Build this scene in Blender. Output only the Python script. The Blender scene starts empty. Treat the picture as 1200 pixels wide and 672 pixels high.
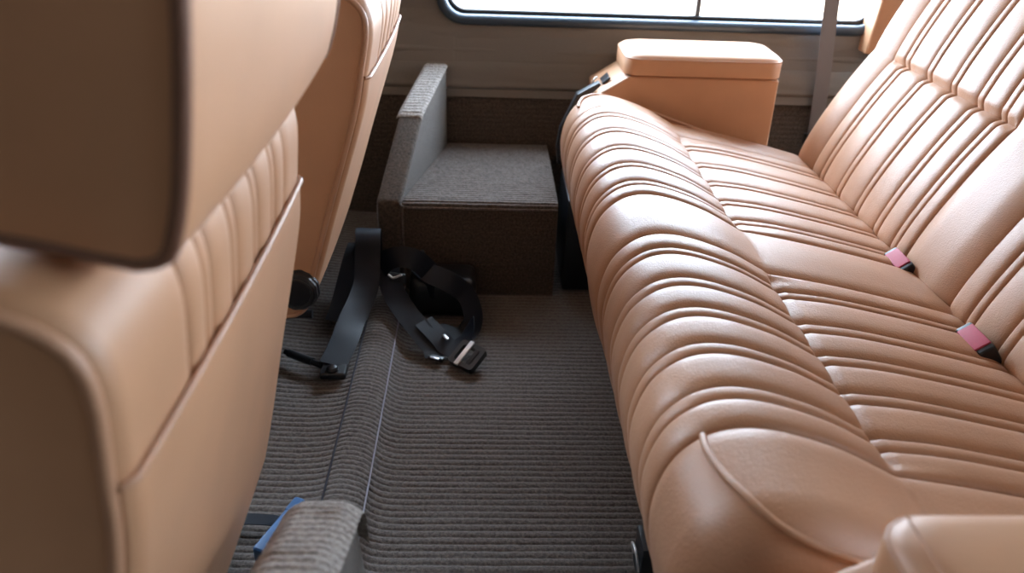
import bpy, bmesh, math, random
import numpy as np
from mathutils import Vector, Matrix, noise
random.seed(4)
S = bpy.context.scene
COL = S.collection

# ------------------------------------------------------------------ camera
F_PX, W_PX = 933.0, 1200.0
def unit(v):
    v = np.array(v, float); return v / np.linalg.norm(v)
yc = unit((-28, -526, 933)); sx = .0168
xc = np.array((1, sx, (28 + 526 * sx) / 933)); xc = unit(xc - yc * xc.dot(yc))
zc = np.cross(xc, yc)
RC = np.stack([xc, yc, zc], 1)                 # world -> camera (x right, y down, z forward)
cam_d = bpy.data.cameras.new('camera'); cam = bpy.data.objects.new('camera', cam_d); COL.objects.link(cam)
m3 = np.stack([RC[0], -RC[1], -RC[2]], 1)
M = Matrix.Identity(4)
for i in range(3):
    for j in range(3): M[i][j] = m3[i, j]
M.translation = Vector((0, 0, .95)); cam.matrix_world = M
cam_d.sensor_width = 36; cam_d.lens = 36 * F_PX / W_PX
cam_d.clip_start = .02; cam_d.clip_end = 100
cam_d.dof.use_dof = True; cam_d.dof.focus_distance = 1.3; cam_d.dof.aperture_fstop = 28 / 8.0
S.camera = cam

# ------------------------------------------------------------------ world and exposure
S.view_settings.view_transform = 'Standard'; S.view_settings.look = 'None'
S.view_settings.exposure = 0.25; S.view_settings.gamma = 1; S.view_settings.use_curve_mapping = False
S.render.film_transparent = False
wd = bpy.data.worlds.new('overcast_sky'); S.world = wd; wd.use_nodes = True
nt = wd.node_tree; nt.nodes.clear()
tc = nt.nodes.new('ShaderNodeTexCoord'); sep = nt.nodes.new('ShaderNodeSeparateXYZ')
nt.links.new(tc.outputs['Generated'], sep.inputs[0])
rz = nt.nodes.new('ShaderNodeValToRGB')       # ground to sky
rz.color_ramp.elements[0].position = .44; rz.color_ramp.elements[0].color = (.30, .27, .24, 1)
rz.color_ramp.elements[1].position = .53; rz.color_ramp.elements[1].color = (.67, .83, 1.0, 1)
mz = nt.nodes.new('ShaderNodeMath'); mz.operation = 'MULTIPLY_ADD'; mz.inputs[1].default_value = .5; mz.inputs[2].default_value = .5
nt.links.new(sep.outputs['Z'], mz.inputs[0]); nt.links.new(mz.outputs[0], rz.inputs[0])
dt = nt.nodes.new('ShaderNodeVectorMath'); dt.operation = 'DOT_PRODUCT'; dt.inputs[1].default_value = (.28, .96, 0)
nt.links.new(tc.outputs['Generated'], dt.inputs[0])
my = nt.nodes.new('ShaderNodeMath'); my.operation = 'MULTIPLY_ADD'; my.inputs[1].default_value = .5; my.inputs[2].default_value = .5
nt.links.new(dt.outputs['Value'], my.inputs[0])
ry = nt.nodes.new('ShaderNodeValToRGB')       # near half of the sky dimmed to keep near-facing sides dark
ry.color_ramp.elements[0].position = .44; ry.color_ramp.elements[0].color = (.007, .006, .005, 1)
ry.color_ramp.elements[1].position = .58; ry.color_ramp.elements[1].color = (1, 1, 1, 1)
nt.links.new(my.outputs[0], ry.inputs[0])
mul = nt.nodes.new('ShaderNodeMixRGB'); mul.blend_type = 'MULTIPLY'; mul.inputs[0].default_value = 1
nt.links.new(rz.outputs[0], mul.inputs[1]); nt.links.new(ry.outputs[0], mul.inputs[2])
bg = nt.nodes.new('ShaderNodeBackground'); bg.inputs['Strength'].default_value = 29.0
nt.links.new(mul.outputs[0], bg.inputs[0])
wo = nt.nodes.new('ShaderNodeOutputWorld'); nt.links.new(bg.outputs[0], wo.inputs[0])

# ------------------------------------------------------------------ materials
def new_mat(name):
    m = bpy.data.materials.new(name); m.use_nodes = True
    n = m.node_tree; return m, n, n.nodes['Principled BSDF']
def leather(name, col, rough=.42, grain=520, strength=.22, spec=.6):
    m, n, b = new_mat(name)
    t = n.nodes.new('ShaderNodeTexCoord')
    v = n.nodes.new('ShaderNodeTexVoronoi'); v.inputs['Scale'].default_value = grain; v.feature = 'SMOOTH_F1'
    w = n.nodes.new('ShaderNodeTexNoise'); w.inputs['Scale'].default_value = grain * .35; w.inputs['Detail'].default_value = 3
    l = n.nodes.new('ShaderNodeTexNoise'); l.inputs['Scale'].default_value = 9; l.inputs['Detail'].default_value = 3
    for x in (v, w, l): n.links.new(t.outputs['Object'], x.inputs['Vector'])
    mx = n.nodes.new('ShaderNodeMath'); mx.operation = 'ADD'
    n.links.new(v.outputs['Distance'], mx.inputs[0]); n.links.new(w.outputs['Fac'], mx.inputs[1])
    bp = n.nodes.new('ShaderNodeBump'); bp.inputs['Strength'].default_value = strength; bp.inputs['Distance'].default_value = .001
    n.links.new(mx.outputs[0], bp.inputs['Height']); n.links.new(bp.outputs[0], b.inputs['Normal'])
    r = n.nodes.new('ShaderNodeValToRGB')
    r.color_ramp.elements[0].position = .3; r.color_ramp.elements[0].color = tuple(c * .93 for c in col) + (1,)
    r.color_ramp.elements[1].position = .7; r.color_ramp.elements[1].color = tuple(min(1, c * 1.06) for c in col) + (1,)
    n.links.new(l.outputs['Fac'], r.inputs[0]); n.links.new(r.outputs[0], b.inputs['Base Color'])
    b.inputs['Roughness'].default_value = rough; b.inputs['Specular IOR Level'].default_value = spec
    b.inputs['Coat Weight'].default_value = .35; b.inputs['Coat Roughness'].default_value = .5
    return m
def carpet(name, col, scale=900):
    m, n, b = new_mat(name)
    t = n.nodes.new('ShaderNodeTexCoord')
    f = n.nodes.new('ShaderNodeTexNoise'); f.inputs['Scale'].default_value = scale; f.inputs['Detail'].default_value = 4
    g = n.nodes.new('ShaderNodeTexNoise'); g.inputs['Scale'].default_value = scale * .22; g.inputs['Detail'].default_value = 2
    for x in (f, g): n.links.new(t.outputs['Object'], x.inputs['Vector'])
    a = n.nodes.new('ShaderNodeMath'); a.operation = 'ADD'
    n.links.new(f.outputs['Fac'], a.inputs[0]); n.links.new(g.outputs['Fac'], a.inputs[1])
    r = n.nodes.new('ShaderNodeValToRGB')
    r.color_ramp.elements[0].position = .38; r.color_ramp.elements[0].color = tuple(c * .45 for c in col) + (1,)
    r.color_ramp.elements[1].position = .66; r.color_ramp.elements[1].color = tuple(min(1, c * 1.45) for c in col) + (1,)
    h = n.nodes.new('ShaderNodeMath'); h.operation = 'MULTIPLY'; h.inputs[1].default_value = .5
    n.links.new(a.outputs[0], h.inputs[0]); n.links.new(h.outputs[0], r.inputs[0])
    n.links.new(r.outputs[0], b.inputs['Base Color'])
    bp = n.nodes.new('ShaderNodeBump'); bp.inputs['Strength'].default_value = .7; bp.inputs['Distance'].default_value = .002
    n.links.new(a.outputs[0], bp.inputs['Height']); n.links.new(bp.outputs[0], b.inputs['Normal'])
    b.inputs['Roughness'].default_value = .95; b.inputs['Specular IOR Level'].default_value = .15
    b.inputs['Sheen Weight'].default_value = .35; b.inputs['Sheen Roughness'].default_value = .5
    return m
def plain(name, col, rough=.5, metal=0, bump=0, scale=200, spec=.5):
    m, n, b = new_mat(name)
    t = n.nodes.new('ShaderNodeTexCoord'); f = n.nodes.new('ShaderNodeTexNoise')
    f.inputs['Scale'].default_value = scale; f.inputs['Detail'].default_value = 3
    n.links.new(t.outputs['Object'], f.inputs['Vector'])
    r = n.nodes.new('ShaderNodeValToRGB')
    r.color_ramp.elements[0].color = tuple(c * .88 for c in col) + (1,); r.color_ramp.elements[1].color = tuple(min(1, c * 1.1) for c in col) + (1,)
    n.links.new(f.outputs['Fac'], r.inputs[0]); n.links.new(r.outputs[0], b.inputs['Base Color'])
    if bump:
        bp = n.nodes.new('ShaderNodeBump'); bp.inputs['Strength'].default_value = bump; bp.inputs['Distance'].default_value = .001
        n.links.new(f.outputs['Fac'], bp.inputs['Height']); n.links.new(bp.outputs[0], b.inputs['Normal'])
    b.inputs['Roughness'].default_value = rough; b.inputs['Metallic'].default_value = metal; b.inputs['Specular IOR Level'].default_value = spec
    return m
def webbing(name, col):
    m, n, b = new_mat(name)
    t = n.nodes.new('ShaderNodeTexCoord'); w = n.nodes.new('ShaderNodeTexWave')
    w.inputs['Scale'].default_value = 260; w.inputs['Distortion'].default_value = .5
    n.links.new(t.outputs['Object'], w.inputs['Vector'])
    r = n.nodes.new('ShaderNodeValToRGB')
    r.color_ramp.elements[0].color = tuple(c * .8 for c in col) + (1,); r.color_ramp.elements[1].color = tuple(c * 1.15 for c in col) + (1,)
    n.links.new(w.outputs['Fac'], r.inputs[0]); n.links.new(r.outputs[0], b.inputs['Base Color'])
    bp = n.nodes.new('ShaderNodeBump'); bp.inputs['Strength'].default_value = .25; bp.inputs['Distance'].default_value = .0006
    n.links.new(w.outputs['Fac'], bp.inputs['Height']); n.links.new(bp.outputs[0], b.inputs['Normal'])
    b.inputs['Roughness'].default_value = .5; b.inputs['Specular IOR Level'].default_value = .3
    return m
LEATHER = leather('tan_leather', (.475, .25, .143), .46, 520, .4)
LEATHER_SMOOTH = leather('tan_leather_smooth', (.51, .265, .14), .5, 600, .1)
LEATHER_DARK = leather('brown_leather_piping', (.16, .07, .04), .45, 600, .1)
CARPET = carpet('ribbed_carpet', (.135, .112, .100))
CARPET_SHADED = carpet('shaded_brown_carpet', (.085, .064, .050))  # brown carpet with the shade on recessed and side faces darkened into its colour
CARPET_LIT = carpet('lit_pale_carpet', (.36, .325, .30))  # pale copy of the carpet, light on upward faces put into the colour
VINYL = plain('grey_vinyl', (.155, .135, .115), .5, 0, .25, 300)
RUBBER = plain('blue_grey_rubber', (.035, .055, .08), .35)
BLACK = plain('black_plastic', (.012, .013, .016), .38)
BLACK_METAL = plain('black_metal', (.015, .016, .02), .3, .4)
WEB = webbing('navy_black_webbing', (.005, .007, .014))
WEB_GREY = webbing('grey_webbing', (.20, .20, .225))
CHROME = plain('chrome', (.82, .83, .85), .3, .5)
RED = plain('faded_red_plastic', (.44, .06, .10), .5, spec=.25)
BLUE = plain('blue_plastic', (.035, .11, .26), .4)
THREAD = plain('lilac_grey_thread', (.32, .30, .36), .7)
SEAM = plain('dark_thread', (.03, .028, .04), .8)
ROOF = plain('pale_headlining', (.45, .42, .38), .9)
GLASS = bpy.data.materials.new('window_glass'); GLASS.use_nodes = True
n = GLASS.node_tree; n.nodes.clear()
_t = n.nodes.new('ShaderNodeBsdfTransparent'); _g = n.nodes.new('ShaderNodeBsdfGlossy'); _g.inputs['Roughness'].default_value = .02
_m = n.nodes.new('ShaderNodeMixShader'); _m.inputs[0].default_value = .06; _o = n.nodes.new('ShaderNodeOutputMaterial')
n.links.new(_t.outputs[0], _m.inputs[1]); n.links.new(_g.outputs[0], _m.inputs[2]); n.links.new(_m.outputs[0], _o.inputs[0])

# ------------------------------------------------------------------ helpers
def obj(name, verts, faces, mat, parent=None, smooth=True, angle=None):
    me = bpy.data.meshes.new(name); me.from_pydata([tuple(map(float, v)) for v in verts], [], faces); me.update()
    bm = bmesh.new(); bm.from_mesh(me); bmesh.ops.recalc_face_normals(bm, faces=bm.faces); bm.to_mesh(me); bm.free()
    return link(name, me, mat, parent, smooth, angle)
def link(name, me, mat, parent=None, smooth=True, angle=None):
    o = bpy.data.objects.new(name, me); COL.objects.link(o); me.materials.append(mat)
    if smooth:
        for p in me.polygons: p.use_smooth = True
        if angle is not None: me.set_sharp_from_angle(angle=math.radians(angle))
    if parent is not None:
        o.parent = parent
        if parent.type == 'EMPTY': o.location = -parent.location      # meshes are built in world coordinates
    return o
def from_bm(name, bm, mat, parent=None, angle=35):
    bmesh.ops.recalc_face_normals(bm, faces=bm.faces)
    me = bpy.data.meshes.new(name); bm.to_mesh(me); bm.free(); return link(name, me, mat, parent, True, angle)
def tag(o, label, cat, group=None, kind=None):
    o['label'] = label; o['category'] = cat
    if group: o['group'] = group
    if kind: o['kind'] = kind
    return o
def thing(name, loc, label, cat, group=None):
    o = bpy.data.objects.new(name, None); COL.objects.link(o); o.location = loc; o.empty_display_size = .05
    bpy.context.view_layer.update()
    return tag(o, label, cat, group)
def structure(o, label=None, cat=None):
    o['kind'] = 'structure'
    if label: o['label'] = label; o['category'] = cat
    return o
def grid_faces(nu, nv, cu=False, cv=False):
    f = []
    for i in range(nu if cu else nu - 1):
        for j in range(nv if cv else nv - 1):
            a, b = i, (i + 1) % nu; c, d = j, (j + 1) % nv
            f.append((a * nv + c, a * nv + d, b * nv + d, b * nv + c))
    return f
def spline(pts, n=12, closed=False):
    """Catmull-Rom through the points"""
    P = np.array(pts, float); out = []; N = len(P)
    for i in range(N if closed else N - 1):
        if closed: p0, p1, p2, p3 = P[(i - 1) % N], P[i], P[(i + 1) % N], P[(i + 2) % N]
        else:
            p1, p2 = P[i], P[i + 1]
            p0 = P[i - 1] if i else 2 * p1 - p2; p3 = P[i + 2] if i + 2 < N else 2 * p2 - p1
        for k in range(n):
            t = k / n
            out.append(.5 * (2 * p1 + (p2 - p0) * t + (2 * p0 - 5 * p1 + 4 * p2 - p3) * t * t + (3 * p1 - p0 - 3 * p2 + p3) * t ** 3))
    if not closed: out.append(P[-1])
    return np.array(out)
def resample(P, step=None, n=None, closed=False):
    P = np.array(P, float)
    if closed: P = np.vstack([P, P[:1]])
    d = np.r_[0, np.cumsum(np.linalg.norm(np.diff(P, axis=0), axis=1))]
    if n is None: n = max(2, int(round(d[-1] / step)) + 1)
    s = np.linspace(0, d[-1], n + 1)[:-1] if closed else np.linspace(0, d[-1], n)
    return np.stack([np.interp(s, d, P[:, k]) for k in range(P.shape[1])], 1), s
def normals2(P, closed=False):
    """left-hand normals of a 2-D path"""
    if closed: T = np.roll(P, -1, 0) - np.roll(P, 1, 0)
    else: T = np.gradient(P, axis=0)
    T /= np.linalg.norm(T, axis=1)[:, None] + 1e-12
    return np.stack([-T[:, 1], T[:, 0]], 1)
def tube(name, pts, r, mat, parent=None, seg=10, closed=False, smooth_n=8, spl=True):
    P = spline(pts, smooth_n, closed) if spl else np.array(pts, float)
    N = len(P); V = []
    T = (np.roll(P, -1, 0) - np.roll(P, 1, 0)) if closed else np.gradient(P, axis=0)
    T /= np.linalg.norm(T, axis=1)[:, None] + 1e-12
    a = np.array((0, 0, 1.)) if abs(T[0][2]) < .9 else np.array((1., 0, 0))
    nrm = unit(np.cross(T[0], a))
    for i in range(N):
        nrm = unit(nrm - T[i] * nrm.dot(T[i])); b = np.cross(T[i], nrm)
        for k in range(seg):
            an = 2 * math.pi * k / seg; V.append(P[i] + r * (math.cos(an) * nrm + math.sin(an) * b))
    f = grid_faces(N, seg, closed, True)
    if not closed: f += [tuple(range(seg)), tuple((N - 1) * seg + k for k in range(seg))]
    return obj(name, V, f, mat, parent, True, 50)
def box(name, c, size, mat, parent=None, bevel=.004, seg=2, rot=None):
    bm = bmesh.new(); bmesh.ops.create_cube(bm, size=1); bmesh.ops.scale(bm, vec=size, verts=bm.verts)
    if bevel: bmesh.ops.bevel(bm, geom=list(bm.edges), offset=bevel, segments=seg, profile=.6, affect='EDGES')
    if rot is not None: bmesh.ops.rotate(bm, cent=(0, 0, 0), matrix=rot, verts=bm.verts)
    bmesh.ops.translate(bm, vec=c, verts=bm.verts)
    return from_bm(name, bm, mat, parent)
def prism(name, outline, axis, a0, a1, mat, parent=None, bevel=.004, seg=3, shear=None):
    """outline: 2-D points in the other two axes"""
    bm = bmesh.new(); vs = []
    for a in (a0, a1):
        row = []
        for p in outline:
            v = {0: (a, p[0], p[1]), 1: (p[0], a, p[1]), 2: (p[0], p[1], a)}[axis]
            if shear: v = shear(v)
            row.append(bm.verts.new(v))
        vs.append(row)
    N = len(outline)
    bm.faces.new(vs[0]); bm.faces.new(vs[1][::-1])
    for i in range(N): bm.faces.new((vs[0][i], vs[0][(i + 1) % N], vs[1][(i + 1) % N], vs[1][i]))
    bmesh.ops.recalc_face_normals(bm, faces=bm.faces)
    if bevel: bmesh.ops.bevel(bm, geom=list(bm.edges), offset=bevel, segments=seg, profile=.6, affect='EDGES')
    return from_bm(name, bm, mat, parent)
def lathe(name, prof, origin, axis, mat, parent=None, seg=40, grip=0):
    """prof: (radius, height along axis)"""
    ax = unit(axis); u = unit(np.cross(ax, (0, 0, 1) if abs(ax[2]) < .9 else (1, 0, 0))); w = np.cross(ax, u); V = []
    for r, h in prof:
        for k in range(seg):
            an = 2 * math.pi * k / seg; rr = r * (1 - (grip if (k % 4 < 2) else 0))
            V.append(np.array(origin) + ax * h + rr * (math.cos(an) * u + math.sin(an) * w))
    f = grid_faces(len(prof), seg, False, True) + [tuple(range(seg)), tuple((len(prof) - 1) * seg + k for k in range(seg))]
    return obj(name, V, f, mat, parent, True, 30)
def ribbon(name, pts, nrm, width, mat, parent=None, thick=.0014, n=8):
    """strap along pts whose flat side faces nrm (one vector per point)"""
    P = spline(pts, n); Nn = spline(nrm, n); V = []
    T = np.gradient(P, axis=0)
    for p, t, q in zip(P, T, Nn):
        t = unit(t); q = unit(q - t * q.dot(t)); b = np.cross(t, q)
        for s, h in ((-1, -1), (-1, 1), (-.86, 1), (.86, 1), (1, 1), (1, -1)):
            V.append(p + b * s * width / 2 + q * h * thick / 2)
    f = grid_faces(len(P), 6, False, True) + [tuple(range(6)), tuple((len(P) - 1) * 6 + k for k in range(6))]
    return obj(name, V, f, mat, parent, True, 35)
def smooth01(t):
    t = np.clip(t, 0, 1); return t * t * (3 - 2 * t)

def rib_sheet(name, prof, sweep, to3, mat, pitch, amp, along='sweep', step=.012, parent=None, jitter=.0006, spl=0):
    """Carpet sheet. prof: open 2-D path, sweep: (a0, a1). Ribs vary along the sweep ('sweep') or along the path ('path')."""
    P = spline(prof, spl) if spl else np.array(prof, float)
    fine = pitch / 8
    if along == 'sweep':
        P, s = resample(P, step); A = np.linspace(sweep[0], sweep[1], int((sweep[1] - sweep[0]) / fine) + 2)
    else:
        P, s = resample(P, fine); A = np.linspace(sweep[0], sweep[1], max(3, int((sweep[1] - sweep[0]) / step) + 1))
    Nn = normals2(P); V = []
    for i in range(len(P)):
        for a in A:
            ph = (a if along == 'sweep' else s[i]) / pitch
            q = (s[i] if along == 'sweep' else a)
            ph += .10 * noise.noise((q * 9, ph * .35, 1.7))
            h = abs(math.sin(math.pi * ph)) ** .38 * amp + jitter * noise.noise((q * 160, a * 160, s[i] * 160))
            p = P[i] + Nn[i] * (h - amp)
            V.append(to3(p, a))
    return obj(name, V, grid_faces(len(P), len(A)), mat, parent)

# ------------------------------------------------------------------ body shell
FLOOR_PROF = [(.95, 0), (.4, 0), (.0, 0), (-.13, 0), (-.152, .002), (-.166, .009), (-.176, .02)]
strip_prof = [(-.179, .021), (-.19, .031), (-.208, .038), (-.228, .039), (-.242, .034)]
left_prof = [(-.245, .034), (-.262, .028), (-.30, .024), (-.35, .026), (-.42, .034), (-.6, .034), (-1.05, .034)]
FLIP = lambda p, a: (p[0], a, p[1])
def up(prof): return prof[::-1]       # paths run +x so that the left-hand normal points up
fl = rib_sheet('floor', up(FLOOR_PROF), (.12, 2.07), FLIP, CARPET, .0137, .0035); structure(fl)
cl = thing('tunnel_carpet', (-.2, .9, 0), 'raised ribbed brown-grey carpet edging running along the left of the footwell', 'carpet')
rib_sheet('rolled_edge', up(strip_prof), (.12, 1.636), FLIP, CARPET, .0115, .0026, step=.004, parent=cl)
rib_sheet('side_carpet', up(left_prof), (.12, 2.06), FLIP, CARPET, .0137, .0035, parent=cl)
tube('stitched_seam', [(-.1775, y, .0225) for y in np.linspace(.12, 1.66, 40)], .0016, THREAD, cl, 6, spl=False)
tube('dark_seam', [(-.2435, y, .0345) for y in np.linspace(.12, 1.636, 30)], .0018, SEAM, cl, 6, spl=False)
# floor pan below everything
structure(box('floor_pan', (0, 1.1, -.025), (2.4, 2.1, .03), BLACK, bevel=0))

# far body side with its window opening
WY = 2.10
def rrect(x0, x1, z0, z1, r, n=8):
    out = []
    for cx, cz, a0 in ((x1 - r, z1 - r, 0), (x0 + r, z1 - r, 90), (x0 + r, z0 + r, 180), (x1 - r, z0 + r, 270)):
        for k in range(n + 1):
            a = math.radians(a0 + 90 * k / n); out.append((cx + r * math.cos(a), cz + r * math.sin(a)))
    return out
WIN = (-.105, 1.01, .553, .93)
inner = rrect(*WIN, .055)
outer = []
X0, X1, Z0, Z1 = -1.1, 1.9, .36, 1.2
cx, cz = (WIN[0] + WIN[1]) / 2, (WIN[2] + WIN[3]) / 2
hx, hz = (WIN[1] - WIN[0]) / 2, (WIN[3] - WIN[2]) / 2
for k, p in enumerate(inner):
    q = k // 9; j = k % 9
    # map each inner point to the outer rectangle's border
    c = [(X1, Z1), (X0, Z1), (X0, Z0), (X1, Z0)][q]
    if j == 4: outer.append(c)
    elif (j < 4) == (q % 2 == 0): outer.append((c[0], p[1]))
    else: outer.append((p[0], c[1]))
V = []; N = len(inner)
def lean(z): return WY - .045 * float(np.clip((.55 - z) / .17, 0, 1)) ** 1.3
for y_add in (0, .05):
    for loop in (outer, inner):
        for p in loop: V.append((p[0], lean(p[1]) + y_add, p[1]))
F_ = []
for i in range(N):
    j = (i + 1) % N
    F_ += [(i, j, N + j, N + i), (2 * N + i, 2 * N + j, 3 * N + j, 3 * N + i), (N + i, N + j, 3 * N + j, 3 * N + i), (i, j, 2 * N + j, 2 * N + i)]
wf = obj('wall_far', V, F_, VINYL, None, False); structure(wf)
# vinyl trim pad under the window with its soft fold lines
prof = spline([(WY - .004, .548), (WY - .010, .52), (WY - .013, .49), (WY - .021, .474), (WY - .019, .455), (WY - .03, .44), (WY - .036, .425), (WY - .042, .402), (WY - .047, .388), (WY - .04, .379), (WY - .03, .377)], 6)
V = []; xs = np.linspace(-1.05, 1.3, 120)
for p in prof:
    for x in xs:
        w = .004 * noise.noise((x * 4, p[1] * 22, 3)) + .0015 * noise.noise((x * 14, p[1] * 60, 8))
        V.append((x, p[0] + w, p[1]))
structure(obj('wall_trim_panel', V, grid_faces(len(prof), len(xs)), VINYL))
# carpeted lower side
prof = [(2.062, -.012), (2.058, .2), (2.062, .36), (2.068, .40)]
structure(rib_sheet('wall_lower_carpet', prof, (-1.05, 1.3), lambda p, a: (a, p[0], p[1]), CARPET_SHADED, .0125, .002, 'path', .03))
# window: rubber gasket, divider, panes
g1 = rrect(WIN[0] - .006, WIN[1] + .006, WIN[2] - .006, WIN[3] + .006, .06, 10)
gas = tube('window_1', [(p[0], WY - .004, p[1]) for p in g1], .014, RUBBER, None, 12, True, spl=False); structure(gas)
g2 = rrect(WIN[0] + .01, WIN[1] - .01, WIN[2] + .01, WIN[3] - .01, .048, 10)
tube('window_seal', [(p[0], WY + .012, p[1]) for p in g2], .008, BLACK, gas, 10, True, spl=False)
box('window_divider', (.545, WY + .018, (WIN[2] + WIN[3]) / 2), (.012, .016, WIN[3] - WIN[2]), RUBBER, gas, .002)
def pane(x0, x1, y):
    o = rrect(x0, x1, WIN[2] + .002, WIN[3] - .002, .04, 6); n_ = len(o)
    V = [(p[0], y, p[1]) for p in o] + [(p[0], y + .004, p[1]) for p in o]
    return obj('window_pane', V, [tuple(range(n_)), tuple(range(2 * n_ - 1, n_ - 1, -1))] + [(i, (i + 1) % n_, n_ + (i + 1) % n_, n_ + i) for i in range(n_)], GLASS, gas, False)
pane(WIN[0] + .002, .543, WY + .014); pane(.547, WIN[1] - .002, WY + .022)
# tan quarter pillar beside the window
prism('trim_1', [(.972, .50), (1.02, .50), (1.16, 1.19), (1.02, 1.19)], 1, WY - .06, WY + .01, LEATHER_SMOOTH, None, .008)
structure(bpy.data.objects['trim_1'])
# roof, near sill, rear panel
structure(box('ceiling', (.35, 1.12, 1.235), (3.0, 2.1, .05), ROOF, bevel=.01))
structure(box('wall_near_rear', (1.2, .09, .6), (1.3, .05, 1.2), VINYL, bevel=.005))
structure(box('wall_rear', (1.75, 1.12, .40), (.05, 2.0, .78), VINYL, bevel=.005))
structure(box('cargo_floor', (1.33, 1.12, .255), (.8, 1.98, .02), CARPET_SHADED, bevel=.003))
structure(box('wall_front', (-1.08, 1.12, .42), (.05, 2.0, .82), VINYL, bevel=.005))

# ------------------------------------------------------------------ rear bench
NEAR = [1.08, 1.035, 1.017, .945, .923, .866, .845, .784, .763, .698, .676, .630]
FAR = [1.735, 1.686, 1.664, 1.583, 1.561, 1.478, 1.459, 1.384, 1.364, 1.297, 1.276, 1.235]
def pleat_height(y, secs, wide=.0075, edge=.028):
    """0 at each groove, up to `wide` on the broad ribs; full height on the plain bands"""
    def q(t): return math.sqrt(max(0., 1 - (1 - t) ** 2))
    for g in secs:
        g = sorted(g)
        if g[0] <= y <= g[-1]:
            for a, b in zip(g[:-1], g[1:]):
                if a <= y <= b:
                    t = (y - a) / (b - a); k = min(1, (b - a) / .045) ** .3
                    return wide * k * math.sqrt(max(0., 1 - abs(2 * t - 1) ** 3.2)) * (1 if b - a > .03 else .92)
    d = min(min(abs(y - g[0]), abs(y - g[-1])) for g in [sorted(g) for g in secs])
    return wide * q(min(1, d / edge))
def column_positions(y0, y1, secs, coarse=.008):
    cuts = sorted([y0, y1] + [v for g in secs for v in g]); out = []
    for a, b in zip(cuts[:-1], cuts[1:]):
        n_ = max(9, int((b - a) / .0035)) if b - a < .06 else int((b - a) / coarse) + 12
        t = np.linspace(0, 1, n_ + 1)[:-1]
        out += list(a + (b - a) * (.5 - .5 * np.cos(math.pi * t)) * 1.0)
    return np.array(out + [y1])
def pad(name, prof, y0, y1, secs, mask, mat, parent, r_in, r_y, step=.007, wide=.0085, n_end=10, spl=10, bulge=None):
    """Upholstered pad: open path prof (x, z) swept from y0 to y1 with pleats and rounded ends.
    mask(i_frac, y) 0..1 says where pleats exist. r_in(i_frac) is how far the end rounding pulls the path in."""
    P, s = resample(spline(prof, spl), step); nP = len(P); Nn = normals2(P); fr = s / s[-1]
    Y = column_positions(y0 + r_y, y1 - r_y, secs)
    cols = []
    for t in np.linspace(math.pi / 2, 0, n_end + 1)[:-1]: cols.append((y0 + r_y - r_y * math.sin(t), 1 - math.cos(t)))
    cols += [(y, 0) for y in Y]
    for t in np.linspace(0, math.pi / 2, n_end + 1)[1:]: cols.append((y1 - r_y + r_y * math.sin(t), 1 - math.cos(t)))
    rin = np.array([r_in(f) for f in fr])
    V = []
    for y, c in cols:
        h = pleat_height(y, secs, wide)
        for i in range(nP):
            k = mask(fr[i], y)
            off = -rin[i] * c + (h * k + wide * (1 - k)) - wide
            x = P[i] + Nn[i] * off
            if bulge: x = x + Nn[i] * bulge(fr[i], y)
            V.append((x[0], y, x[1]))
    nC = len(cols); f = grid_faces(nC, nP)
    f += [tuple(range(nP)), tuple((nC - 1) * nP + k for k in range(nP))]
    o = obj(name, V, f, mat, parent, True, 60)
    A = np.array(V).reshape(nC, nP, 3)
    return o, A, cols, fr, s
bench = thing('rear_bench_seat', (.5, 1.15, 0), 'tan pleated leather rear bench seat along the right of the footwell', 'seat', None)
CUSH = [(.76, .17), (.50, .16), (.32, .15), (.245, .165), (.21, .21), (.190, .275), (.183, .335), (.196, .392), (.225, .427), (.262, .441), (.31, .437), (.375, .415), (.43, .386), (.447, .377), (.47, .373), (.55, .358), (.64, .338), (.72, .318), (.77, .302), (.80, .27), (.80, .2)]
Pc, sc = resample(spline(CUSH, 10), .007)
def frac_at(x, z, P, s):
    d = np.hypot(P[:, 0] - x, P[:, 1] - z); return s[int(d.argmin())] / s[-1]
f_seam = frac_at(.447, .377, Pc, sc); f_front = frac_at(.25, .165, Pc, sc); f_back = frac_at(.79, .29, Pc, sc)
def in_sec(y):
    return (min(NEAR) <= y <= max(NEAR)) or (min(FAR) <= y <= max(FAR))
SEAM_W = .006
def cush_mask(f, y):
    m = 1.0
    if f < f_front: m *= 1 - smooth01((f_front - f) / .03)
    return float(m)
def cush_bulge(f, y):
    b = 0.
    L = sc[-1]
    # seam between front roll and insert, inside the pleated sections only
    d = (f - f_seam) * L
    e = min([abs(y - v) for v in (min(NEAR), max(NEAR), min(FAR), max(FAR))])
    k = smooth01(e / .02) if in_sec(y) else 0
    b -= .010 * k * math.exp(-(d / .006) ** 2)
    if d > 0: b -= .005 * k * math.exp(-(d / .05) ** 2)      # insert dips below the front roll
    # plain bands stand a little proud
    mid = math.exp(-((y - 1.158) / .06) ** 2); b += .004 * mid
    return float(b)
def cush_rin(f):
    d = abs(f - frac_at(.225, .427, Pc, sc)) * sc[-1]
    return .04 + .03 * math.exp(-(d / .12) ** 2)
o_c, A_c, cols_c, fr_c, s_c = pad('seat_cushion', CUSH, .462, 1.87, [NEAR, FAR], cush_mask, LEATHER, bench, cush_rin, .07, bulge=cush_bulge)
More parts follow.
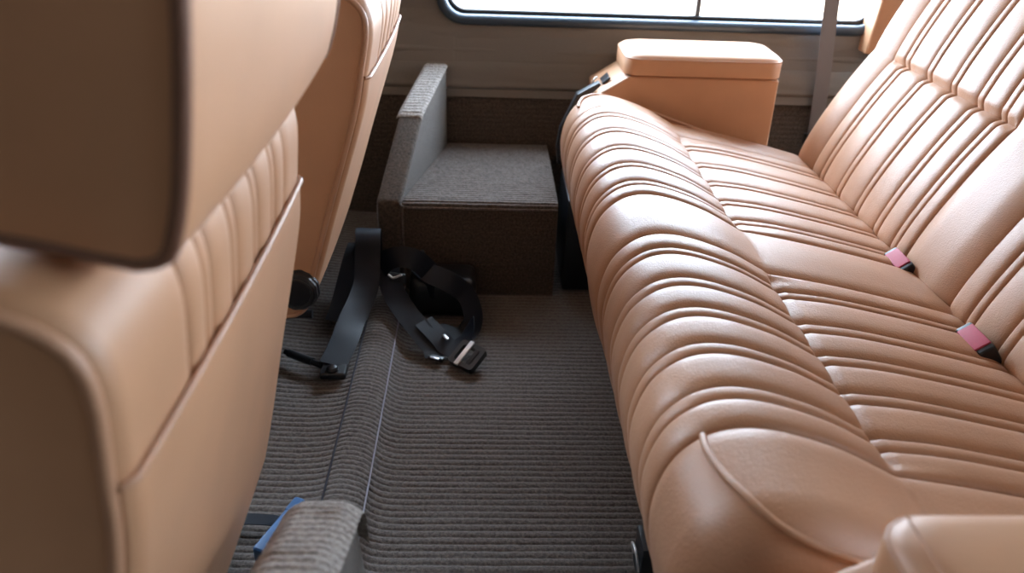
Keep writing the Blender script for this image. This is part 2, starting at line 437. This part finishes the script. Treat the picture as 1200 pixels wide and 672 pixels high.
def pipe_on(A, cols, fr, path, name, r, mat, parent, lift=.002):
    """piping that follows (frac, y) pairs on the pad's surface"""
    ys = np.array([c[0] for c in cols]); pts = []
    for f, y in path:
        i = np.interp(y, ys, np.arange(len(ys))); j = np.interp(f, fr, np.arange(len(fr)))
        i0, j0 = int(i), int(j); i1, j1 = min(i0 + 1, len(ys) - 1), min(j0 + 1, len(fr) - 1); a, b = i - i0, j - j0
        p = (A[i0, j0] * (1 - a) + A[i1, j0] * a) * (1 - b) + (A[i0, j1] * (1 - a) + A[i1, j1] * a) * b
        pts.append(p + np.array((0, 0, lift)))
    return tube(name, pts, r, mat, parent, 8, False, 6)
fc = lambda x, z: frac_at(x, z, Pc, sc)
pipe_on(A_c, cols_c, fr_c, [(fc(.226, .428), .628), (fc(.229, .429), .60), (fc(.233, .431), .565), (fc(.243, .436), .525), (fc(.262, .441), .496), (fc(.31, .437), .481), (fc(.375, .415), .475), (fc(.45, .377), .472), (fc(.55, .358), .470), (fc(.72, .318), .468)], 'piping', .0042, LEATHER, o_c)
pipe_on(A_c, cols_c, fr_c, [(fc(.215, .418), 1.775), (fc(.22, .423), 1.80), (fc(.232, .431), 1.822), (fc(.262, .441), 1.838), (fc(.31, .437), 1.85), (fc(.375, .415), 1.856), (fc(.55, .358), 1.86), (fc(.72, .318), 1.862)], 'piping', .0036, LEATHER, o_c, .0045)

# backrest
K = .51
def bx(z, d=0): return .772 + K * (z - .325) - d
BACKP = [(.93, .24), (.85, .245), (.795, .262), (.768, .295), (bx(.335, .004), .335), (bx(.40, .012), .40), (bx(.48, .013), .48), (bx(.54, .008), .54), (bx(.560, .004), .560), (bx(.575, .008), .575), (bx(.63, .017), .63), (bx(.72, .022), .72), (bx(.82, .016), .82), (1.06, .89), (1.10, .905), (1.15, .89), (1.16, .82)]
NEAR_B = [1.105, 1.055, 1.036, .967, .948, .880, .861, .792, .773, .705, .686, .63]
FAR_B = [1.735, 1.690, 1.670, 1.594, 1.574, 1.497, 1.478, 1.404, 1.384, 1.327, 1.308, 1.27]
Pb, sb = resample(spline(BACKP, 10), .007)
fb = lambda x, z: frac_at(x, z, Pb, sb)
f_break = fb(bx(.560, .004), .560); f_top = fb(1.03, .86)
def back_mask(f, y): return float(1 - smooth01((f - f_top) / .03)) if f > f_top else 1.
def in_sec_b(y): return (min(NEAR_B) <= y <= max(NEAR_B)) or (min(FAR_B) <= y <= max(FAR_B))
def back_bulge(f, y):
    d = (f - f_break) * sb[-1]; b = 0
    e = min([abs(y - v) for v in (min(NEAR_B), max(NEAR_B), min(FAR_B), max(FAR_B))])
    if in_sec_b(y): b -= .010 * smooth01(e / .010) * math.exp(-(d / .006) ** 2)
    else: b += 0
    b += .008 * (0 if in_sec_b(y) else 1) * smooth01(e / .05)
    return float(b)
o_b, A_b, cols_b, fr_b, s_b = pad('backrest', BACKP, .50, 1.86, [NEAR_B, FAR_B], back_mask, LEATHER, bench, lambda f: .06, .075, bulge=back_bulge)
# hidden carcass and front frame
box('base_frame', (.52, 1.17, .08), (.5, 1.28, .15), BLACK, bench, .006)
prism('hinge_bracket', [(.205, .245), (.235, .245), (.245, .30), (.24, .41), (.278, .449), (.272, .455), (.222, .425), (.186, .34), (.180, .29), (.186, .25)], 1, 1.868, 1.895, BLACK, bench, .003)
lathe('hinge_bolt', [(.002, 0), (.011, 0), (.011, .006), (.007, .009), (.001, .009)], (.200, 1.866, .27), (-.3, -1, 0), BLACK_METAL, bench, 20)
box('black_block', (.232, 1.765, .125), (.075, .21, .235), BLACK, bench, .008)  # black block filling the space between step and bench
lt = box('floor_latch', (.246, .80, .062), (.03, .05, .07), BLACK, bench, .004)
tube('latch_wire', [(.231, .82, .045), (.225, .815, .07), (.225, .79, .08), (.231, .78, .05)], .0022, CHROME, lt, 8)

# two buckles in the gap between cushion and backrest
def buckle(x, y, z, rz, label):
    t = thing('belt_buckle', (x, y, z - .06), label, 'buckle', 'red button belt buckles on the bench')
    R = Matrix.Rotation(math.radians(-38), 3, 'Y')
    b = box('buckle_body', (x + .012, y, z - .024), (.026, .070, .04), BLACK, t, .005, 3, R)
    o2 = Vector((x + .012, y, z - .024)) + R @ Vector((-.001, 0, .0195))
    box('release_button', o2, (.026, .052, .006), RED, t, .0025, 3, R)
    o3 = Vector((x + .012, y, z - .024)) + R @ Vector((-.0125, 0, .004))
    box('button_face', o3, (.004, .052, .026), RED, t, .0015, 2, R)
    st = ribbon('buckle_strap', [(x + .02, y, z - .045), (x + .035, y, z - .07), (x + .06, y, z - .10)], [(-1, 0, .4)] * 3, .045, WEB, t)
    return t

# ------------------------------------------------------------------ armrest boxes over the wheel arches
def armrest(y0, y1, x0, x1, label, mirror=False, zt=.513):
    """y0 is the side that faces the cabin"""
    t = thing('armrest_box', ((x0 + x1) / 2, (y0 + y1) / 2, .12), label, 'armrest')
    s = 1 if y1 > y0 else -1
    zl = .468                                   # underside of the lid
    a, b = (y0, y1) if s > 0 else (y1, y0)
    prism('body', [(x0 - .065, .12), (x1 + .0, .12), (x1 - .006, zl - .001), (x0 + .012, zl - .001), (x0 - .062, .42)], 1, a + .006, b - .004, LEATHER_SMOOTH, t, .007, 3)
    # padded lid: rounded plan, crowned top
    plan = rrect(x0, x1, a, b, .035, 8); n_ = len(plan); V = []
    c0 = np.array(((x0 + x1) / 2, (a + b) / 2))
    rings = [(0, 0), (0, .006), (0, zt - zl - .010), (.0035, zt - zl - .003), (.010, zt - zl + .002), (.022, zt - zl + .006), (.045, zt - zl + .009), (.07, zt - zl + .0105)]
    for d, h in rings:
        for p in plan:
            q = np.array(p); v = c0 - q; v = np.array((np.sign(v[0]) * min(abs(v[0]), d), np.sign(v[1]) * min(abs(v[1]), d)))
            q = q + v; V.append((q[0], q[1], zl + .002 + h))
    f = grid_faces(len(rings), n_, False, True) + [tuple(range(n_)), tuple((len(rings) - 1) * n_ + k for k in range(n_))]
    lid = obj('lid', V, f, LEATHER_SMOOTH, t, True, 60)
    e = rrect(x0 + .002, x1 - .002, a + .002, b - .002, .034, 8)
    tube('piping', [(p[0], p[1], zt - .006) for p in e], .0026, LEATHER, lid, 8, True, spl=False)
    return t, zl
arm, _ = armrest(1.885, 2.07, .335, .715, 'tan leather armrest box with padded lid under the window beyond the bench')
pl = prism('latch_plate', [(.289, .436), (.306, .4515), (.309, .448), (.293, .433)], 1, 1.935, 1.985, BLACK, arm, .001)
tube('latch_pin', [(.272, 1.955, .426), (.270, 1.955, .437), (.279, 1.955, .446)], .003, CHROME, pl, 8)
arn, _ = armrest(.440, .25, .302, .66, 'tan leather armrest box with stitched lid beside the near end of the bench', zt=.510)
# a row of stitches inside the near lid's edge
tube('stitching', [(.320, .425 - .0006 * k, .521) for k in range(0, 240, 12)], .0012, LEATHER, arn, 6)

# ------------------------------------------------------------------ carpeted step and side fins
step = thing('carpeted_step', (0, 1.85, 0), 'ribbed carpet covered step box under the window between front seat and bench', 'step')
pr = [(1.646, .0), (1.646, .12), (1.646, .214), (1.648, .226), (1.655, .233), (1.668, .235)]
XR = .172
def step_map(p, a):
    return (a + .085 * max(0, (p[0] - 1.645) / .4) * (XR - a) / (XR + .18), p[0], p[1])
rib_sheet('riser', pr[:4], (-.18, XR), step_map, CARPET_SHADED, .012, .0012, 'path', .03, step)
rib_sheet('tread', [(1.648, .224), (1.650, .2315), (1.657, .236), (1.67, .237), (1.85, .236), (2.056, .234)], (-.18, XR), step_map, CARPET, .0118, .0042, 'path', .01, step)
prism('step_core', [(-.176, 1.652), (XR - .002, 1.652), (XR - .002, 2.05), (-.09, 2.05)], 2, .002, .228, BLACK, step, .003)
tube('corner_welt', [(-.178, 1.6445, z) for z in np.linspace(.005, .228, 8)], .0022, CARPET, step, 6)
tube('edge_welt', [(x, 1.646 + .0008 * math.sin(x * 60), .222) for x in np.linspace(-.178, XR - .002, 30)], .0028, CARPET, step, 6, spl=False)
def fin(label, flip=False):
    """slanting carpeted fin: upright from the floor, a steep slope, then a flatter top coloured as lit"""
    t = thing('carpeted_fin', (-.2, 1.66 if not flip else .62, 0), label, 'carpeted panel')
    if not flip:
        out = [(1.643, .0), (1.643, .235), (1.825, .376), (2.055, .437), (2.055, .0)]
        shear = lambda v: (v[0] + .085 * max(0, (v[1] - 1.645)) / .4, v[1], v[2])
        prism('panel', out, 0, -.237, -.182, CARPET_SHADED, t, .010, 3, shear)
        rib_sheet('lit_top', [(1.822, .3765), (1.835, .3845), (1.86, .392), (1.95, .4155), (2.056, .4435)], (-.2415, -.1805), lambda p, a: shear((a, p[0], p[1] - .006 * max(0, (abs((a + .211) / .0305) - .7) / .3) ** 2)), CARPET_LIT, .0125, .0022, 'path', .0035, t)  # top strip coloured lighter to stand for light falling on it
    return t
fin('slanting carpeted fin with top tinted pale as lit, rising from the step to the wall')
post = thing('carpeted_post', (-.16, .5, 0), 'pale ribbed carpet covered post end at the bottom beside the near front seat', 'carpeted panel')
prism('panel', [(.655, .046), (.655, .20), (.625, .325), (.40, .405), (.15, .43), (.15, .046)], 0, -.196, -.128, CARPET_SHADED, post, .012, 3)
def post_map(p, a):
    e = abs((a + .161) / .040); return (a - .02 * max(0, (.55 - p[0])) , p[0], p[1] - .016 * max(0, (e - .35) / .65) ** 2.2)
rib_sheet('ribbed_cap', [(.15, .444), (.40, .417), (.50, .386), (.585, .352), (.615, .340), (.634, .325), (.642, .30), (.648, .26)][::-1], (-.201, -.121), post_map, CARPET_LIT, .0125, .0035, 'path', .0035, post)  # cap coloured lighter than the sides, as lit from above

# ------------------------------------------------------------------ front seats
SEAT_PROF = [(-.315, .198), (-.292, .208), (-.277, .24), (-.263, .306), (-.241, .407), (-.207, .56), (-.198, .629), (-.193, .69), (-.203, .722), (-.232, .742), (-.275, .748), (-.33, .738), (-.362, .70), (-.385, .58), (-.425, .38), (-.445, .24), (-.42, .20), (-.37, .195)]
HEAD_PROF = [(-.182, .742), (-.166, .747), (-.158, .765), (-.149, .80), (-.136, .882), (-.133, .95), (-.15, .985), (-.19, .995), (-.25, .985), (-.285, .94), (-.295, .86), (-.288, .79), (-.268, .762), (-.23, .752)]
def closed_pad(name, prof, y0, y1, r_in, r_y, mat, parent, step=.006, spl=8, n_end=8, secs=None, mask=None, wide=.006, bulge=None):
    P, s = resample(spline(prof, spl, True), step, closed=True); Nn = -normals2(P, True)   # path runs counter-clockwise
    cols = [(y0 + r_y - r_y * math.sin(t), 1 - math.cos(t)) for t in np.linspace(math.pi / 2, 0, n_end + 1)[:-1]]
    Y = column_positions(y0 + r_y, y1 - r_y, secs) if secs else np.linspace(y0 + r_y, y1 - r_y, 24)
    cols += [(y, 0) for y in Y]
    cols += [(y1 - r_y + r_y * math.sin(t), 1 - math.cos(t)) for t in np.linspace(0, math.pi / 2, n_end + 1)[1:]]
    V = []
    for y, c in cols:
        h = pleat_height(y, secs, wide, .02) - wide if secs else 0
        for p, q in zip(P, Nn):
            k = mask(p[0], p[1], y) if mask else 0
            o_ = -r_in * c + (h * k if secs else 0) + (bulge(p[0], p[1], y) if bulge else 0)
            V.append((p[0] + q[0] * o_, y, p[1] + q[1] * o_))
    nC, nP = len(cols), len(P)
    f = grid_faces(nC, nP, False, True) + [tuple(range(nP)), tuple((nC - 1) * nP + k for k in range(nP))]
    ob = obj(name, V, f, mat, parent, True, 60)
    A = np.array(V).reshape(nC, nP, 3)
    return ob, A
SY = .34
def make_front_seat():
    t = thing('front_seat', (-.33, SY + .24, 0), 'near tan leather front seat with pleated back and big headrest filling the left', 'seat', 'front seats')
    secs = [[SY + v for v in (.115, .150, .166, .215, .231, .280, .296, .345, .361, .400)]]
    def mask(x, z, y):
        if x < -.26: return 0.
        return float(smooth01((z - .60) / .01) * (1 - smooth01((z - .715) / .03)))
    def bul(x, z, y):
        # soft crown across the width of the back
        u = (y - SY - .24) / .24
        return .004 * (1 - u * u) if x > -.3 else 0
    b, A = closed_pad('backrest', SEAT_PROF, SY, SY + .48, .015, .016, LEATHER_SMOOTH, t, secs=secs, mask=mask, bulge=bul)
    # piping around the near and far side panels
    for i in (2, -3):
        tube('piping', A[i][::3], .0048, LEATHER, b, 8, True, 2)
    # map pocket on the rear face with a corded top edge
    pp = spline([(-.2775, .235), (-.2595, .31), (-.2375, .41), (-.2035, .56), (-.1955, .622)], 8); V = []
    ys = SY + .24 - .237 * np.cos(np.linspace(0, math.pi, 40))
    def wrap(y):
        d = min(y - SY, SY + .48 - y); return .015 * (1 - math.sqrt(max(0, 1 - ((.016 - d) / .016) ** 2))) if d < .016 else 0
    for lay in (0, -.004):
        for p in pp:
            for y in ys:
                u = (y - SY - .24) / .24; V.append((p[0] + .004 * (1 - u * u) + lay - wrap(y), y, p[1]))
    n1, n2 = len(pp), len(ys); g = grid_faces(n1, n2)
    f = g + [tuple(k + n1 * n2 for k in q) for q in g]
    ring = [i * n2 for i in range(n1)] + [(n1 - 1) * n2 + j for j in range(1, n2)] + [i * n2 + n2 - 1 for i in range(n1 - 2, -1, -1)] + [j for j in range(n2 - 2, 0, -1)]
    f += [(ring[k], ring[(k + 1) % len(ring)], ring[(k + 1) % len(ring)] + n1 * n2, ring[k] + n1 * n2) for k in range(len(ring))]
    pk = obj('map_pocket', V, f, LEATHER_SMOOTH, t, True, 60)
    tube('pocket_piping', [(-.1955 + .004 * (1 - ((y - SY - .24) / .24) ** 2) - wrap(y), y, .622) for y in ys], .0028, LEATHER, pk, 8, spl=False)
    # headrest
    hd, AH = closed_pad('headrest', HEAD_PROF, SY + .04, SY + .505, .010, .012, LEATHER_SMOOTH, t, bulge=lambda x, z, y: .006 * (1 - ((y - SY - .28) / .24) ** 2))
    for i in (4, -5): tube('piping', AH[i][::3], .0050, LEATHER_DARK, hd, 8, True, 2)
    for dy in (.15, .33):
        tube('headrest_post', [(-.235, SY + dy, .70), (-.232, SY + dy, .80)], .006, CHROME, t, 12)
    # recliner knob on the inner side
    kx, kz = -.300, .292
    kn = lathe('recliner_knob', [(.036, -.002), (.036, .004), (.034, .007), (.034, .013), (.031, .017), (.024, .018), (.022, .014), (.006, .014), (.001, .014)], (kx, SY + .0, kz), (0, -1, 0), BLACK, t, 48, .03)
    lathe('knob_ring', [(.0262, .0172), (.028, .0188), (.030, .0172)], (kx, SY, kz), (0, -1, 0), BLACK_METAL, kn, 40)
    for a in (20, 140, 260):
        lathe('knob_screw', [(.003, .013), (.003, .0162), (.0005, .0165)], (kx + .014 * math.cos(math.radians(a)), SY, kz + .014 * math.sin(math.radians(a))), (0, -1, 0), CHROME, kn, 12)
    # seat cushion and slide base, mostly out of sight
    closed_pad('seat_cushion', [(-.42, .20), (-.40, .24), (-.43, .31), (-.52, .335), (-.72, .36), (-.86, .365), (-.91, .33), (-.90, .25), (-.86, .20), (-.6, .19)], SY, SY + .48, .02, .025, LEATHER_SMOOTH, t)
    box('shade_block', (-.52, SY + .24, .115), (.20, .40, .15), BLACK, t, .02, 3)  # dark block added to stand for the shade under the seat
    for dy in (.07, .41):
        box('slide_rail', (-.62, SY + dy, .115), (.46, .035, .16), BLACK_METAL, t, .004)
    return t
def copy_tree(o, parent=None):
    c = o.copy(); COL.objects.link(c)
    if parent is not None: c.parent = parent
    for ch in list(kids[o.name]): copy_tree(ch, c)
    return c
seat = make_front_seat()
kids = {}
for o in S.objects:
    kids.setdefault(o.name, [])
    if o.parent: kids.setdefault(o.parent.name, []).append(o)
seat2 = copy_tree(seat)
seat2.location.y += .81
hinge = Vector((-.30, SY + .24, .28)) - seat.location
tip = Matrix.Translation(hinge + Vector((0, 0, .03))) @ Matrix.Rotation(math.radians(5), 4, 'Y') @ Matrix.Translation(-hinge)
for c in S.objects:                            # this one's back is tipped a little further
    if c.parent == seat2 and c.name.split('.')[0] in ('backrest', 'map_pocket', 'headrest', 'headrest_post'):
        c.matrix_basis = tip @ Matrix.Translation(-seat.location)
seat2['label'] = 'tan leather front seat standing behind, with a black round knob on its side'

# ------------------------------------------------------------------ loose belts on the floor
b1 = thing('lap_belt', (-.28, 1.30, .03), 'black lap belt strap bolted to the carpet beside the far seat with the knob', 'seat belt')
CAMF = (.1, -.82, .57)
ribbon('strap', [(-.283, 1.275, .052), (-.270, 1.335, .066), (-.262, 1.395, .080), (-.250, 1.445, .095), (-.242, 1.485, .118), (-.243, 1.52, .150), (-.244, 1.55, .186), (-.246, 1.575, .198), (-.248, 1.60, .185), (-.25, 1.615, .12), (-.25, 1.61, .06)],
       [(.1, -.5, 1), (.1, -.6, 1), (.35, -.8, .7), (.3, -.9, .6), CAMF, CAMF, (0, -.75, .65), (0, 0, 1), (0, .8, .6), (0, 1, 0), (0, 1, -.1)], .054, WEB, b1)
ribbon('strap', [(-.300, 1.44, .045), (-.290, 1.49, .075), (-.280, 1.54, .115), (-.272, 1.58, .145), (-.268, 1.61, .15), (-.268, 1.628, .11)], [(.2, -.7, .8), CAMF, CAMF, (0, -.5, .8), (0, .4, .9), (0, 1, .2)], .055, WEB, b1)  # extra black strap added to fill the shaded gap by the far seat
pl_ = box('anchor_plate', (-.280, 1.272, .043), (.05, .05, .016), BLACK, b1, .006, 3)
lathe('anchor_bolt', [(.012, 0), (.012, .004), (.009, .008), (.004, .010), (.0005, .010)], (-.281, 1.258, .052), (0, 0, 1), BLACK_METAL, b1, 20)
b2 = thing('buckle_belt', (-.1, 1.4, .02), 'black belt with a chrome barred buckle lying across the footwell carpet', 'seat belt')
ribbon('strap', [(-.225, 1.60, .13), (-.215, 1.575, .142), (-.205, 1.55, .125), (-.190, 1.51, .085), (-.158, 1.462, .058), (-.125, 1.42, .042), (-.095, 1.385, .022), (-.088, 1.365, .012)],
       [(0, .2, 1), (0, -.2, 1), CAMF, CAMF, (.3, -.8, .8), (.2, -.7, .8), (.2, -.6, 1), (.2, -.6, 1)], .05, WEB, b2)
ribbon('strap_tail', [(-.120, 1.44, .052), (-.085, 1.405, .035), (-.066, 1.388, .022), (-.045, 1.385, .024), (-.028, 1.405, .040), (-.022, 1.44, .052)],
       [(.3, -.5, 1), (.3, -.6, 1), (.1, -.5, 1), (-.2, -.3, 1), (-.8, -.3, .8), (-1, -.3, .3)], .044, WEB, b2)
Rb = Matrix.Rotation(math.radians(-38), 3, 'Z') @ Matrix.Rotation(math.radians(24), 3, 'X')
bc = Vector((-.024, 1.350, .024))
bk = bmesh.new()
def frame_bm(w, h, t, d):
    bm = bmesh.new(); o = rrect(-w / 2, w / 2, -h / 2, h / 2, .007, 4); i_ = rrect(-w / 2 + t, w / 2 - t, -h / 2 + t, h / 2 - t, .004, 4); n_ = len(o)
    vs = [[bm.verts.new((p[0], p[1], z)) for p in L] for L, z in ((o, d), (i_, d), (i_, -d), (o, -d))]
    for a in range(4):
        for k in range(n_): bm.faces.new((vs[a][k], vs[a][(k + 1) % n_], vs[(a + 1) % 4][(k + 1) % n_], vs[(a + 1) % 4][k]))
    return bm
bk.free(); bk = frame_bm(.062, .058, .010, .007)
bmesh.ops.rotate(bk, cent=(0, 0, 0), matrix=Rb, verts=bk.verts); bmesh.ops.translate(bk, vec=bc, verts=bk.verts)
bf = from_bm('buckle_frame', bk, BLACK, b2)
box('buckle_bar', bc + Rb @ Vector((-.006, 0, .009)), (.011, .062, .005), CHROME, bf, .002, 2, Rb)
box('buckle_bar', bc + Rb @ Vector((.014, 0, .004)), (.010, .040, .006), BLACK_METAL, bf, .002, 2, Rb)
box('strap_tip', (-.092, 1.362, .012), (.040, .010, .008), BLACK, b2, .002, 2, Matrix.Rotation(math.radians(-25), 3, 'Z'))
box('tip_clip', (-.092, 1.356, .0155), (.020, .005, .003), CHROME, b2, .001, 2, Matrix.Rotation(math.radians(-25), 3, 'Z'))
box('keeper', (-.071, 1.40, .038), (.006, .018, .004), CHROME, b2, .001, 2, Matrix.Rotation(math.radians(30), 3, 'Z'))
b3 = thing('retractor_belt', (-.1, 1.55, .02), 'dark heap of black webbing around a retractor at the foot of the step', 'seat belt')
box('retractor_housing', (-.085, 1.582, .050), (.15, .10, .095), BLACK, b3, .026, 4)
ribbon('strap', [(-.15, 1.58, .14), (-.12, 1.53, .125), (-.07, 1.51, .11), (-.03, 1.51, .075), (-.015, 1.48, .03), (-.04, 1.45, .012), (-.09, 1.46, .02)],
       [(0, -.6, 1), (0, -.8, 1), (.2, -1, .8), (.6, -1, .5), (.5, -1, .5), (0, -.2, 1), (0, 0, 1)], .046, WEB, b3)
ribbon('strap', [(-.235, 1.56, .09), (-.20, 1.53, .15), (-.15, 1.52, .16), (-.11, 1.53, .12), (-.09, 1.54, .06)],
       [(-.4, -.8, .6), (-.2, -1, .6), (0, -1, .8), (.5, -1, .5), (.6, -1, .1)], .046, WEB, b3)
tg = box('belt_tongue', (-.176, 1.49, .128), (.036, .006, .022), BLACK, b3, .002, 2, Matrix.Rotation(math.radians(-15), 3, 'Z'))
tube('tongue_edge', [(-.195, 1.484, .139), (-.185, 1.483, .132), (-.166, 1.478, .142)], .0025, CHROME, tg, 8)
# slide lever and short rod under the far seat
lv = thing('seat_slide_lever', (-.34, 1.3, .046), 'thin black seat slide lever lying along the carpet beside the near seat edge', 'lever')
tube('lever_rod', [(-.383, 1.318, .052), (-.36, 1.305, .052), (-.34, 1.295, .050), (-.305, 1.28, .046)], .006, BLACK_METAL, lv, 10)
tube('grip_sleeve', [(-.375, 1.313, .052), (-.35, 1.30, .051), (-.325, 1.289, .049)], .0085, BLACK, lv, 10)
rd = tag(tube('hinge_rod', [(-.42, 1.375, .105), (-.37, 1.375, .105), (-.336, 1.375, .105)], .009, BLACK, None, 12), 'short black rod end below the black round knob of the far front seat', 'rod')

# hanging belt by the window
hb = thing('shoulder_belt', (.88, 2.04, .3), 'grey shoulder belt strap hanging in front of the window by the bench backrest', 'seat belt')
ribbon('strap', [(.838, 2.035, 1.15), (.845, 2.035, .9), (.853, 2.035, .65), (.872, 2.03, .45), (.884, 2.03, .30), (.885, 2.03, .26)], [(-.2, -1, .1)] * 6, .036, WEB_GREY, hb)
box('belt_anchor', (.885, 2.035, .275), (.05, .02, .03), BLACK, hb, .004)
box('upper_guide', (.838, 2.045, 1.14), (.06, .02, .03), BLACK, hb, .005)

# blue clip and strap by the near seat
bc_ = thing('blue_clip', (-.30, .87, .04), 'blue plastic clip on a black strap beside the pale carpeted post', 'clip')
box('clip_body', (-.279, .815, .080), (.026, .085, .03), BLUE, bc_, .006, 3, Matrix.Rotation(math.radians(-22), 3, 'Z'))
box('clip_tab', (-.265, .862, .086), (.018, .03, .02), BLUE, bc_, .005, 3, Matrix.Rotation(math.radians(-22), 3, 'Z'))
ribbon('strap', [(-.42, .86, .05), (-.36, .875, .05), (-.31, .865, .06), (-.28, .845, .075)], [(0, 0, 1)] * 4, .022, WEB, bc_)

buckle(.745, 1.246, .328, 0, 'black buckle with faded red button in the bench gap, farther from the camera')
buckle(.742, .985, .330, 0, 'black buckle with faded red button in the bench gap, nearer to the camera')
